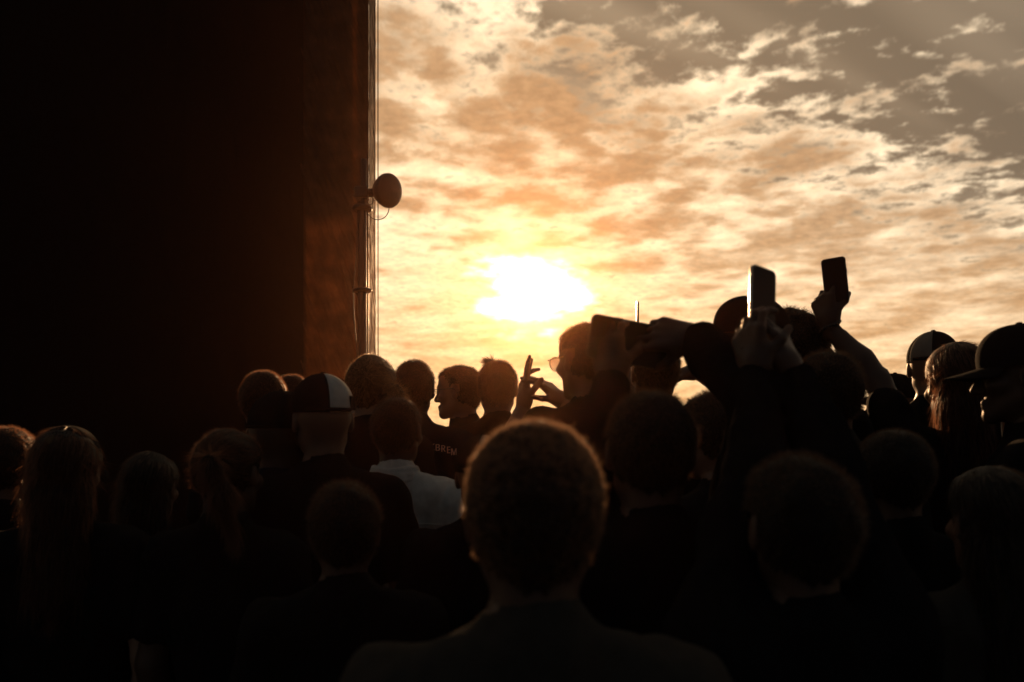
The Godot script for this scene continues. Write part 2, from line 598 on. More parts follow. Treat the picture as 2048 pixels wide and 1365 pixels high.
var hair_made := {}
func hair(kind: String, hk: String, dense := 1.0) -> Dictionary:
	var key := kind + hk
	if hair_made.has(key):
		return hair_made[key]
	var h := head(hk)
	var o: Dictionary
	match kind:
		"crop":
			var s := hair_shell(h, 0.006, 0.004, -0.062, 60.0)
			o = {"shell": join([s]), "strands": join([strands(s, int(8000 * dense), 0.013, 0.0007, 0.75, Vector3(0, -0.5, 0.5), 0.35)])}
		"fuzz":
			var s := hair_shell(h, 0.009, 0.006, -0.068, 45.0)
			o = {"shell": join([s]), "strands": join([strands(s, int(6500 * dense), 0.016, 0.0009, 0.95, Vector3(0, -0.2, 0.2), 0.5)])}
		"near":
			var s := hair_shell(h, 0.008, 0.006, -0.070, 130.0)
			o = {"shell": join([s]), "strands": join([strands(s, 16000, 0.0085, 0.0007, 1.0, Vector3(0, -0.05, 0.05), 0.16), strands(s, 500, 0.015, 0.0007, 1.0, Vector3(0, 0.1, 0.1), 0.35)])}
		"tuft":
			var s := hair_shell(h, 0.007, 0.004, -0.062, 60.0)
			var t := moved(net([ell(Vector3(-0.035, 0.118, -0.03), Vector3(0.02, 0.013, 0.03), 0.01)], 0.005), Transform3D())
			o = {"shell": join([s, t]), "strands": join([strands(s, 7000, 0.013, 0.0007, 0.75, Vector3(0, -0.5, 0.5), 0.35), strands(t, 500, 0.028, 0.0010, 0.6, Vector3(-0.8, 0.3, -0.2), 0.4)])}
		"curly":
			var s := hair_shell(h, 0.024, 0.026, -0.072, 34.0)
			var st := strands(s, 7500, 0.018, 0.0013, 0.7, Vector3(0, -0.2, 0), 1.3)
			o = {"shell": join([s]), "strands": join([st])}
		"bun":
			var s := hair_shell(h, 0.012, 0.005, -0.060, 40.0)
			var b := rumple(net([ell(Vector3(0.112, -0.030, 0.070), Vector3(0.038, 0.044, 0.036), 0.015), cap(Vector3(0.05, 0.01, 0.07), Vector3(0.10, -0.02, 0.07), 0.035, 0.026, 0.02)], 0.006), 0.006, 60.0)
			o = {"shell": join([s, b]), "strands": join([strands(s, 4500, 0.030, 0.0009, 0.16, Vector3(0.3, 0.2, 0.9), 0.2), strands(b, 2600, 0.030, 0.0010, 0.45, Vector3(0.1, -0.4, 0.1), 0.9)])}
		"long":
			var s := hair_shell(h, 0.014, 0.006, -0.080, 30.0)
			var b := rumple(net([ell(Vector3(0, -0.03, 0.06), Vector3(0.085, 0.10, 0.062), 0.03), cap(Vector3(0.035, -0.08, 0.075), Vector3(0.045, -0.33, 0.100), 0.050, 0.032, 0.03), cap(Vector3(-0.035, -0.08, 0.075), Vector3(-0.045, -0.33, 0.100), 0.050, 0.032, 0.03), cap(Vector3(0, -0.08, 0.085), Vector3(0, -0.36, 0.115), 0.045, 0.030, 0.03)], 0.009), 0.009, 45.0)
			o = {"shell": join([s, b]), "strands": join([strands(s, 4500, 0.050, 0.0009, 0.05, Vector3(0, -1.0, 0.5), 0.09), strands(b, 6000, 0.075, 0.0009, 0.14, Vector3(0, -1.0, 0.0), 0.14)])}
		"ponytail":
			var s := hair_shell(h, 0.010, 0.004, -0.055, 40.0)
			var b := rumple(net([cap(Vector3(0.0, 0.03, 0.095), Vector3(0.02, 0.035, 0.135), 0.022, 0.020, 0.02), cap(Vector3(0.02, 0.035, 0.135), Vector3(0.07, -0.05, 0.160), 0.024, 0.026, 0.02), cap(Vector3(0.07, -0.05, 0.160), Vector3(0.095, -0.15, 0.150), 0.026, 0.012, 0.02)], 0.007), 0.006, 50.0)
			o = {"shell": join([s, b]), "strands": join([strands(s, 4500, 0.035, 0.0009, 0.14, Vector3(0, 0.1, 1.0), 0.15), strands(b, 3500, 0.060, 0.0010, 0.25, Vector3(0.25, -1.0, 0.1), 0.2)])}
	hair_made[key] = o
	return o

# points of a cap's crown: t from the button (0) to the rim (1), g round from the front
func crown_at(t: float, g: float, out_ := 0.0) -> Vector3:
	var a := t * deg_to_rad(98.0)
	var seam := absf(sin(g * 3.0))
	var r := 1.0 - 0.022 * (1.0 - smoothstep(0.0, 0.22, seam)) * smoothstep(0.0, 0.3, t) + out_
	var high := 0.100 + 0.012 * maxf(0.0, cos(g)) * sin(a)
	return Vector3(sin(g) * sin(a) * 0.089 * r, 0.032 + cos(a) * high * r + 0.012 * maxf(0.0, cos(g)) * sin(a) * sin(a), 0.010 - cos(g) * sin(a) * 0.108 * r)

var cap_meshes := {}
func cap_panel(k: int) -> ArrayMesh:
	if cap_meshes.has(k):
		return cap_meshes[k]
	var v := PackedVector3Array()
	var ix := PackedInt32Array()
	var nu := 12
	var nt := 14
	for inner in 2:
		for t in nt + 1:
			for u in nu + 1:
				v.append(crown_at(maxf(0.02, t / float(nt)), PI / 3 * (k + u / float(nu)), -0.02 * inner))
	var row := nu + 1
	var half := row * (nt + 1)
	for t in nt:
		for u in nu:
			var a := t * row + u
			ix.append_array([a, a + row, a + 1, a + 1, a + row, a + row + 1])
			a += half
			ix.append_array([a, a + 1, a + row, a + 1, a + row + 1, a + row])
	for u in nu:
		var a := nt * row + u
		ix.append_array([a, a + half, a + 1, a + 1, a + half, a + 1 + half])
	cap_meshes[k] = to_mesh(renormal({"v": v, "n": PackedVector3Array(), "i": ix}))
	return cap_meshes[k]

func cap_brim(curve: float) -> ArrayMesh:
	var key := "brim%f" % curve
	if cap_meshes.has(key):
		return cap_meshes[key]
	var v := PackedVector3Array()
	var ix := PackedInt32Array()
	var nu := 22
	var nl := 8
	for side in 2:
		for l in nl + 1:
			for u in nu + 1:
				var g := deg_to_rad(lerpf(-68, 68, u / float(nu)))
				var b := crown_at(0.99, g)
				var ll := l / float(nl)
				var reach := 0.078 * pow(maxf(cos(g * 1.25), 0.0), 0.6)
				var p := b + Vector3(sin(g) * 0.012, 0.004 * ll, -1.0 * reach) * ll
				p.y += -curve * pow(p.x / 0.08, 2.0) * (0.3 + ll) - 0.016 * ll
				var th := 0.0018 if l < nl else 0.0009
				v.append(p + Vector3(0, th if side == 0 else -th, 0))
	var row := nu + 1
	var half := row * (nl + 1)
	for l in nl:
		for u in nu:
			var a := l * row + u
			ix.append_array([a, a + row, a + 1, a + 1, a + row, a + row + 1])
			a += half
			ix.append_array([a, a + 1, a + row, a + 1, a + row + 1, a + row])
	for u in nu:
		var a := nl * row + u
		ix.append_array([a, a + half, a + 1, a + 1, a + half, a + 1 + half])
	cap_meshes[key] = to_mesh(renormal({"v": v, "n": PackedVector3Array(), "i": ix}))
	return cap_meshes[key]

func add_cap(parent: Node3D, base: Material, other: Material, other_panels: Array, curve: float, tilt: Basis) -> Node3D:
	var c := Node3D.new()
	c.name = "cap"
	c.transform = Transform3D(tilt, HEAD + Vector3(0, 0.004, 0))
	parent.add_child(c, true)
	for k in 6:
		part("panel", cap_panel(k), other if k in other_panels else base, c)
	part("brim", cap_brim(curve), base, c)
	if not cap_meshes.has("button"):
		cap_meshes["button"] = to_mesh(moved(lathe([Vector2(0.0085, 0), Vector2(0.0082, 0.003), Vector2(0.006, 0.005), Vector2(0.0005, 0.006)], 14), Transform3D(Basis(), crown_at(0.0, 0.0) - Vector3(0, 0.001, 0))))
		var pts := []
		for k in 13:
			pts.append(crown_at(0.955, PI + deg_to_rad(lerpf(-42, 42, k / 12.0)), 0.012))
		cap_meshes["strap"] = to_mesh(tube(pts, 0.006, 6))
	part("button", cap_meshes["button"], base, c)
	part("strap", cap_meshes["strap"], base, c)
	return c

func add_glasses(parent: Node3D, frame: Material, lens: Material, r: float) -> void:
	var g := Node3D.new()
	g.name = "glasses"
	g.position = HEAD + Vector3(0, 0.004, 0)
	parent.add_child(g, true)
	for sd in [-1.0, 1.0]:
		var pts := []
		for k in 25:
			var a := TAU * k / 24.0
			pts.append(Vector3(0.036 * sd + cos(a) * r, sin(a) * r * 0.86 - 0.004, -0.112 + 0.006 * absf(cos(a))))
		part("rim", to_mesh(tube(pts, 0.0013, 6)), frame, g)
		var l := moved(lathe([Vector2(0.0002, 0.0012), Vector2(r * 0.7, 0.0010), Vector2(r, 0.0), Vector2(r * 0.7, -0.0006), Vector2(0.0002, -0.0008)], 24), Transform3D(Basis(Vector3.RIGHT, PI / 2).scaled(Vector3(1, 0.86, 1)), Vector3(0.036 * sd, -0.004, -0.110)))
		part("lens", to_mesh(l), lens, g)
		part("temple", to_mesh(tube([Vector3((0.036 + r) * sd, 0.004, -0.108), Vector3(0.075 * sd, 0.006, -0.100), Vector3(0.084 * sd, 0.008, -0.02), Vector3(0.086 * sd, 0.010, 0.012), Vector3(0.084 * sd, -0.012, 0.034)], 0.0016, 6)), frame, g)
	part("bridge", to_mesh(tube([Vector3(-0.036 + r, 0.003, -0.112), Vector3(0, 0.007, -0.116), Vector3(0.036 - r, 0.003, -0.112)], 0.0013, 6)), frame, g)

# ---------------------------------------------------------------- bodies
const FINGER := {
	"relax": [[14, 22, 14], [18, 26, 16], [22, 28, 18], [26, 30, 18]],
	"grip": [[38, 62, 30], [44, 66, 32], [48, 68, 34], [52, 70, 36]],
	"hold": [[20, 48, 24], [22, 50, 26], [26, 52, 28], [30, 56, 30]],
	"clap": [[4, 6, 6], [3, 5, 4], [24, 34, 16], [30, 40, 20]],
	"cup": [[16, 14, 10], [16, 14, 10], [16, 16, 12], [18, 18, 14]],
}

func hand_shapes(w: Vector3, along: Vector3, palm: Vector3, right: bool, pose: String) -> Array:
	var y := along.normalized()
	var n := (palm - y * palm.dot(y)).normalized()
	var x := y.cross(n) if right else n.cross(y)
	var s := []
	var at_ := func(a: float, b: float, c: float) -> Vector3: return w + x * a + y * b + n * c
	s.append(cap(at_.call(0, -0.03, 0), at_.call(0.004, 0.03, 0), 0.026, 0.026, 0.02))
	var bx := [0.034, 0.0115, -0.0115, -0.033]
	var by := [0.092, 0.097, 0.091, 0.080]
	var ln := [0.074, 0.083, 0.077, 0.060]
	for k in 4:
		s.append(cap(at_.call(bx[k] * 0.55, 0.020, 0.0), at_.call(bx[k], by[k], 0.0), 0.016, 0.0125, 0.014))
		var p: Vector3 = at_.call(bx[k], by[k], 0.0)
		var a := 0.0
		for j in 3:
			a += deg_to_rad(FINGER[pose][k][j])
			var d: Vector3 = (y * cos(a) + n * sin(a) + x * (bx[k] * 2.2) * (0.9 if j == 0 else 0.4) * (0.15 if pose == "clap" else 1.0)).normalized()
			var l: float = ln[k] * [0.44, 0.31, 0.25][j]
			s.append(cap(p, p + d * l, [0.0095, 0.0086, 0.0080][j], [0.0088, 0.0080, 0.0066][j], 0.003))
			p += d * l
	s.append(cap(at_.call(0.020, 0.018, 0.008), at_.call(0.036, 0.048, 0.014), 0.019, 0.015, 0.014))
	var p: Vector3 = at_.call(0.036, 0.046, 0.014)
	var dirs := [x * 0.75 + y * 0.65 + n * 0.35, x * 0.35 + y * 0.85 + n * 0.5]
	if pose == "grip" or pose == "hold":
		dirs = [x * 0.6 + y * 0.6 + n * 0.7, x * 0.05 + y * 0.7 + n * 0.75]
	for j in 2:
		var d: Vector3 = dirs[j].normalized()
		s.append(cap(p, p + d * 0.034, 0.0125 - 0.002 * j, 0.0105 - 0.002 * j, 0.005))
		p += d * 0.034
	return s

# arms: {"l": {e, w, along, palm, pose}, "r": ...} in the body's own axes; missing ones hang down
func arm_of(arms: Dictionary, sd: float, fem: bool) -> Dictionary:
	var key := "r" if sd > 0 else "l"
	var sh := Vector3((0.172 if fem else 0.19) * sd, 1.435, 0.012)
	if arms.has(key):
		var a: Dictionary = arms[key].duplicate()
		var lift: float = clampf((a.e.y - 1.25) * 0.16, 0.0, 0.05)
		a.s = sh + Vector3(-0.02 * sd * lift / 0.05, lift, 0)
		return a
	return {"s": sh, "e": Vector3(sh.x + 0.045 * sd, 1.14, 0.025), "w": Vector3(sh.x + 0.05 * sd, 0.90, -0.045), "along": Vector3(0.02 * sd, -1, -0.15), "palm": Vector3(-sd, 0, 0.1), "pose": "relax"}

var made := {}
func body_meshes(hk: String, fem: bool, sleeve: String, arms: Dictionary, key: String, fine := 1.0) -> Dictionary:
	if made.has(key):
		return made[key]
	var sk := []
	var sh := []
	var hw := 0.172 if fem else 0.19
	var hip := 0.172 if fem else 0.160
	for pass_ in 2:
		var g := 0.0 if pass_ == 0 else 0.016
		var t := sk if pass_ == 0 else sh
		t.append(ell(Vector3(0, 1.28, 0.0), Vector3(hw - 0.030 + g, 0.20 + g, 0.100 + g), 0.05))
		t.append(ell(Vector3(0, 1.08, -0.008), Vector3(hw - 0.055 + g, 0.18, 0.095 + g), 0.06))
		t.append(ell(Vector3(0, 0.95, 0.010), Vector3(hip + g, 0.13, 0.108 + g), 0.06))
		t.append(cap(Vector3(-hw + 0.045, 1.425, 0.012), Vector3(hw - 0.045, 1.425, 0.012), 0.052 + g, 0.052 + g, 0.05))
		for sd in [-1.0, 1.0]:
			t.append(cap(Vector3(0.12 * sd, 1.445, 0.016), Vector3(0.03 * sd, 1.51, 0.030), 0.042 + g, 0.040 + g, 0.05))
	sk.append(cap(Vector3(0, 1.45, 0.022), Vector3(0, 1.60, 0.008), 0.058, 0.054, 0.04))
	sh.append(cap(Vector3(0, 1.46, 0.022), Vector3(0, 1.525, 0.018), 0.072, 0.066, 0.03))
	var tr := [ell(Vector3(0, 0.95, 0.010), Vector3(hip + 0.010, 0.125, 0.118), 0.05)]
	var hands := []
	for sd in [-1.0, 1.0]:
		var a := arm_of(arms, sd, fem)
		sk.append(cap(a.s, a.e, 0.048, 0.039, 0.04))
		sk.append(cap(a.e, a.e.lerp(a.w, 0.35), 0.040, 0.042, 0.02))
		sk.append(cap(a.e.lerp(a.w, 0.35), a.w, 0.042, 0.027, 0.03))
		hands.append(net(hand_shapes(a.w, a.along, a.palm, sd > 0, a.pose), 0.0037 * fine))
		if sleeve == "long":
			sh.append(cap(a.s, a.e, 0.068, 0.061, 0.04))
			sh.append(cap(a.e, a.e.lerp(a.w, 0.94), 0.061, 0.043, 0.02))
		else:
			sh.append(cap(a.s, a.s.lerp(a.e, 0.62), 0.066, 0.064, 0.04))
		var hp := Vector3(0.088 * sd, 0.93, 0.01)
		var kn := Vector3(0.098 * sd, 0.50, -0.005)
		var an := Vector3(0.100 * sd, 0.085, 0.03)
		sk.append_array([cap(hp, kn, 0.082, 0.056, 0.03), cap(kn, an, 0.055, 0.038, 0.02), cap(an, Vector3(0.112 * sd, 0.045, -0.13), 0.042, 0.034, 0.02)])
		tr.append_array([cap(hp, kn, 0.096, 0.074, 0.03), cap(kn, Vector3(0.1 * sd, 0.10, 0.03), 0.073, 0.062, 0.03)])
	var hd := moved(head(hk), Transform3D(Basis(), HEAD))
	var body := join([net(sk, 0.021), hd] + hands)
	if not made.has("shoe"):
		made["shoe"] = to_mesh(net([cap(Vector3(0, 0.048, 0.05), Vector3(0.004, 0.042, -0.14), 0.045, 0.040, 0.02), ell(Vector3(0, 0.035, -0.05), Vector3(0.050, 0.033, 0.15), 0.02), cap(Vector3(0, 0.06, 0.03), Vector3(0, 0.11, 0.035), 0.047, 0.044, 0.03), cut(Vector3(0, -0.10, 0), Vector3(0.5, 0.1015, 0.5), 0.004)], 0.012))
	var tk := "trousers" + str(fem)
	if not made.has(tk):
		made[tk] = to_mesh(rumple(net(tr, 0.02), 0.008, 9.0))
	var shirt := rumple(net(sh, 0.015 * fine), 0.017, 9.0)
	made[key] = {"body": to_mesh(body), "shirt": to_mesh(shirt), "shirt_data": shirt, "trousers": made[tk]}
	return made[key]

# one person, standing on the ground; top is where the top of the head shows, in photograph pixels
func person(p: Dictionary) -> Node3D:
	var d: float = p.d
	var grow: float = {"none": 0.0, "crop": 0.012, "fuzz": 0.016, "near": 0.014, "tuft": 0.014, "curly": 0.034, "bun": 0.014, "long": 0.016, "ponytail": 0.012}[p.hair]
	if p.has("cap"):
		grow = 0.024
	var hgt: float = EYE.y + (870.0 - p.top) / F * d
	var s: float = hgt / (1.78 + grow)
	var o := thing("person", Vector3((p.x - 1024.0) / F * d, 0, -d))
	o.rotation.y = deg_to_rad(p.get("yaw", 0.0))
	o.scale = Vector3.ONE * s
	var hk: String = p.get("head", "plain")
	var fem: bool = p.get("fem", false)
	var sleeve: String = p.get("sleeve", "short")
	var arms := {}
	var inv := o.transform.affine_inverse()
	for k in p.get("arms", {}):
		var a: Dictionary = p.arms[k].duplicate()
		a.e = inv * a.e
		a.w = inv * a.w
		a.along = inv.basis * a.along
		a.palm = inv.basis * a.palm
		arms[k] = a
	var key := "%s|%s|%s" % [hk, fem, sleeve]
	if not arms.is_empty():
		key = p.label
	var m := body_meshes(hk, fem, sleeve, arms, key, p.get("fine", 1.0))
	part("body", m.body, p.skin, o)
	part("jacket" if sleeve == "long" else "shirt", m.shirt, p.shirt, o)
	part("trousers", m.trousers, mats["trouser_cloth"], o)
	for sd in [-1.0, 1.0]:
		var f := part("shoe", made["shoe"], mats["shoe_leather"], o)
		f.position = Vector3(0.105 * sd, 0, 0.01)
		f.rotation.y = -0.08 * sd
	if p.hair != "none":
		var hm: String = "mesh" + p.hair + hk
		if not hair_made.has(hm):
			var hh := hair(p.hair, hk)
			hair_made[hm] = to_mesh(moved(hh.shell, Transform3D(Basis(), HEAD)))
			hair_made[hm + "loose"] = to_mesh(moved(hh.strands, Transform3D(Basis(), HEAD)))
		var hp := part("hair", hair_made[hm], mats["dense_" + p.hair_mat.resource_name], o)
		var lo := part("loose_hair", hair_made[hm + "loose"], p.hair_mat, hp)
		lo.set_meta("kind", "stuff")
	if p.has("cap"):
		add_cap(o, p.cap, p.get("cap2", p.cap), p.get("panels", []), p.get("curve", 0.02), Basis.from_euler(p.get("tilt", Vector3.ZERO)))
	tag(o, p.label, "person", "festival crowd seen from behind")
	return o

# ---------------------------------------------------------------- stage wall, mast, phones
# a hanging sheet of cloth with folds and thickness; u along the sheet, v up
func sheet(o: Vector3, along: Vector3, wide: float, high: float, out_: Vector3, nu: int, nv: int, fold: float, slant: float, seed_: float, thick := 0.01, layers := 2) -> Dictionary:
	var v := PackedVector3Array()
	var ix := PackedInt32Array()
	for side in layers:
		for b in nv + 1:
			for a in nu + 1:
				var u := a / float(nu) * wide
				var h := b / float(nv) * high
				var w := noise_a.get_noise_3d((u + h * slant) * 30.0 + seed_, (h - u * slant) * 3.0, seed_) * fold
				w += noise_a.get_noise_3d((u + h * slant) * 95.0 + seed_, (h - u * slant) * 8.0, seed_ + 9.0) * fold * 0.35
				w *= smoothstep(0.0, 0.06, u) * smoothstep(0.0, 0.06, wide - u)
				v.append(o + along * u + Vector3.UP * h + out_ * (w - (thick if side == 1 else 0.0)))
	var row := nu + 1
	var half := row * (nv + 1)
	var flip := along.cross(Vector3.UP).dot(out_) < 0.0
	for side in layers:
		for b in nv:
			for a in nu:
				var q := b * row + a + side * half
				if (side == 0) != flip:
					ix.append_array([q, q + row, q + 1, q + 1, q + row, q + row + 1])
				else:
					ix.append_array([q, q + 1, q + row, q + 1, q + row + 1, q + row])
	return renormal({"v": v, "n": PackedVector3Array(), "i": ix})

func stage_wall() -> void:
	var black := solid("black_stage_cloth", lin(0.010, 0.011, 0.012), 0.95, 0.5, 1.5)
	black.metallic_specular = 0.15
	var tarp := solid("brown_tarpaulin", lin(0.10, 0.052, 0.026), 0.7, 0.6, 1.6)
	tarp.albedo_texture = tex.grime
	tarp.uv1_scale = Vector3.ONE * 0.55
	tarp.backlight_enabled = true
	tarp.backlight = lin(0.66, 0.40, 0.24)
	var edge := solid("pale_hem", lin(0.34, 0.20, 0.11), 0.6)
	var steel := solid("grey_steel", lin(0.05, 0.05, 0.05), 0.5)
	var zf := -10.0
	var xr := (737.0 - 1024.0) / F * 10.0
	var xm := (604.0 - 1024.0) / F * 10.0
	var o := thing("stage_wall", Vector3(xr, 0, zf))
	var high := 9.0
	# black cloth hung in widths, the brown sheet at the corner and round it
	var x := xm
	var k := 0
	while x > -13.0:
		var s := sheet(Vector3(x - 1.5 - xr, 0.02, 0.02 + 0.006 * (k % 2)), Vector3.RIGHT, 1.52, high, Vector3.BACK, 18, 44, 0.05, 0.05, k * 17.0)
		part("cloth_panel", to_mesh(s), black, o)
		x -= 1.5
		k += 1
	var front := sheet(Vector3(xm - xr - 0.05, 0.02, 0.0), Vector3.RIGHT, xr - xm + 0.05, high, Vector3.BACK, 44, 220, 0.045, 0.35, 5.0, 0.0, 1)
	part("corner_sheet", to_mesh(front), tarp, o)
	var run := Vector3(-0.1, 0, -1.0).normalized()
	var back := sheet(Vector3(0.004, 0.02, 0.0), run, 1.20, high, Vector3(1, 0, -0.1).normalized(), 40, 260, 0.013, 0.9, 31.0, 0.0, 1)
	part("return_sheet", to_mesh(back), tarp, o)
	# a solid back behind the black widths, and the scaffold that carries the cloth
	var bm := BoxMesh.new()
	bm.size = Vector3(11.2, high, 0.06)
	var bk := part("added_shade_board", bm, black, o)
	bk.position = Vector3(xm - xr - 5.55, high / 2 + 0.02, -0.25)
	var shade_board_mesh := BoxMesh.new()  # unseen board added only to shade the top of the brown sheet
	shade_board_mesh.size = Vector3(1.6, 4.6, 0.05)
	var shade_board := part("added_shade_board", shade_board_mesh, black, o)
	shade_board.position = Vector3(-1.02, high - 2.28, -1.1)
	part("hem_rope", to_mesh(tube([Vector3(-0.085, 0.0, -1.22), Vector3(-0.085, 3.0, -1.22), Vector3(-0.087, 6.0, -1.22), Vector3(-0.088, high, -1.22)], 0.008, 8)), edge, o)
	for pz in [-0.08, -1.0]:
		part("scaffold_tube", to_mesh(tube([Vector3(-0.10 - 0.1 * absf(pz), 0.0, pz), Vector3(-0.10 - 0.1 * absf(pz), high, pz)], 0.024, 10)), steel, o)
	tag(o, "tall black cloth stage wall with a brown sheet at its sunlit corner", "stage wall")

func mast() -> void:
	var m := solid("dark_painted_steel", lin(0.030, 0.024, 0.020), 0.45, 0.25, 6.0)
	var rub := solid("black_cable", lin(0.012, 0.012, 0.012), 0.5)
	var drum := solid("dark_drum_plastic", lin(0.022, 0.018, 0.016), 0.42)
	var stud := solid("bright_stud", lin(0.55, 0.5, 0.45), 0.25)
	stud.metallic = 0.9
	var d := 8.0
	var u := d / F
	var base := at(724, 870, d)
	base.y = 0
	var o := thing("antenna_mast", base)
	var L := func(x: float, y: float, dz := 0.0) -> Vector3: return at(x, y, d) - base + Vector3(0, 0, dz)
	part("pole", to_mesh(lathe([Vector2(0.0, 0.0), Vector2(9.2 * u, 0.0), Vector2(9.2 * u, 1.2), Vector2(9.0 * u, L.call(0, 580).y), Vector2(8.8 * u, L.call(0, 420).y), Vector2(0.001, L.call(0, 419).y)], 24)), m, o)
	var top := lathe([Vector2(6.4 * u, L.call(0, 425).y), Vector2(6.2 * u, L.call(0, 322).y), Vector2(5.6 * u, L.call(0, 318).y), Vector2(0.001, L.call(0, 317.5).y)], 20)
	part("pole_top", to_mesh(moved(top, Transform3D(Basis(), Vector3(3.5 * u, 0, 0)))), m, o)
	for f in [[417.0, 20.0, 5.0], [581.0, 19.5, 3.6]]:
		var y: float = L.call(0, f[0]).y
		part("flange", to_mesh(lathe([Vector2(0.001, y - f[2] * u), Vector2(f[1] * u * 0.86, y - f[2] * u), Vector2(f[1] * u, y - f[2] * u * 0.4), Vector2(f[1] * u, y + f[2] * u * 0.3), Vector2(f[1] * u * 0.9, y + f[2] * u), Vector2(0.001, y + f[2] * u)], 32)), m, o)
	var cl := part("clamp", to_mesh(moved(slab(27 * u, 22 * u, 30 * u, 3 * u, 2 * u), Transform3D(Basis(), L.call(724, 387)))), m, o)
	for s in [-1.0, 1.0]:
		part("bolt", to_mesh(moved(lathe([Vector2(3 * u, -2 * u), Vector2(3 * u, 2 * u), Vector2(0.001, 2.4 * u)], 6), Transform3D(Basis(Vector3.BACK, PI / 2), Vector3(-15 * u, L.call(0, 387 + 6 * s).y, 6 * u)))), m, cl)
	part("arm", to_mesh(tube([L.call(733, 386), L.call(742, 386), L.call(756, 384, 0.01)], 8.5 * u, 14)), m, o)
	# the drum: a shallow dish behind, a domed cover in front, its axis to the right and a little to us
	var ax := Vector3(0.80, -0.16, 0.58).normalized()
	var side := ax.cross(Vector3.UP).normalized()
	var b := Basis(side, ax, side.cross(ax)).orthonormalized()
	var prof := [Vector2(0.001, -24), Vector2(9, -24), Vector2(16, -21), Vector2(25, -13), Vector2(31.0, -3), Vector2(33.5, 3), Vector2(33.5, 9), Vector2(31.5, 12.5), Vector2(24, 15.5), Vector2(13, 17.5), Vector2(0.001, 18.2)]
	var pr := []
	for q in prof:
		pr.append(q * u)
	var dr := part("drum_antenna", to_mesh(moved(lathe(pr, 48), Transform3D(b, L.call(773, 383, 0.02)))), drum, o)
	var drum_c: Vector3 = L.call(773, 383, 0.02)
	for k in 14:
		var a := k * 2.4
		var r := 5.5 * sqrt(k + 0.6) + 1.0
		var p := Vector3(cos(a) * r, 18.0 - 0.0052 * r * r, sin(a) * r) * u
		part("stud", to_mesh(moved(lathe([Vector2(1.1 * u, -0.5 * u), Vector2(1.0 * u, 0.4 * u), Vector2(0.0003, 0.8 * u)], 8), Transform3D(b, drum_c + b * p))), stud, dr)
	var loop := []
	for k in 17:
		var a := lerpf(0.0, PI, k / 16.0)
		loop.append(L.call(756.0 + 22.5 * cos(a), 417.0 + 24.0 * sin(a) * (1.0 if k > 0 else 0.0), 0.02))
	part("cable_loop", to_mesh(tube(loop, 0.9 * u, 6)), rub, o)
	var small := []
	for k in 13:
		var a := TAU * k / 12.0
		small.append(L.call(741.0 + 7.0 * cos(a), 403.0 + 8.0 * sin(a), 0.03))
	part("cable_loop", to_mesh(tube(small, 0.8 * u, 6)), rub, o)
	var run := []
	for q in [[717, 420], [715, 470], [713.5, 520], [709.5, 560], [707.5, 584], [708.5, 620], [711, 660], [714.5, 695], [716, 720]]:
		run.append(L.call(q[0], q[1], 0.035))
	part("cable", to_mesh(tube(run, 1.3 * u, 6)), rub, o)
	tag(o, "steel mast with a round drum antenna and cable beside the stage wall", "antenna mast")

func phone(pos: Vector3, b: Basis, w: float, h: float, label: String, case_: Material) -> void:
	var o := thing("mobile_phone", pos)
	o.basis = b
	part("case", to_mesh(slab(w, h, 0.0085, 0.011, 0.0012)), case_, o)
	var g := solid("dark_phone_glass", lin(0.012, 0.012, 0.013), 0.3)
	g.metallic_specular = 0.25
	var sc := part("screen", to_mesh(slab(w - 0.005, h - 0.006, 0.0010, 0.009, 0.0003)), g, o)
	sc.position.z = 0.0046
	var cb := part("camera_bump", to_mesh(slab(0.022, 0.030, 0.0024, 0.006, 0.0006)), g, o)
	cb.position = Vector3(w * 0.26, h * 0.36, -0.0052)
	for k in 2:
		var l := part("lens", to_mesh(moved(lathe([Vector2(0.0055, 0), Vector2(0.0052, 0.0012), Vector2(0.0002, 0.0014)], 16), Transform3D(Basis(Vector3.RIGHT, -PI / 2), Vector3(0, 0.007 - 0.014 * k, -0.0012)))), g, cb)
		l.name = "lens" if k == 0 else "lens_001"
	var bt := part("side_button", to_mesh(slab(0.0014, 0.014, 0.003, 0.0006, 0.0002)), case_, o)
	bt.position = Vector3(w / 2 + 0.0004, h * 0.18, 0)
	tag(o, label, "phone", "phones held up in the crowd")

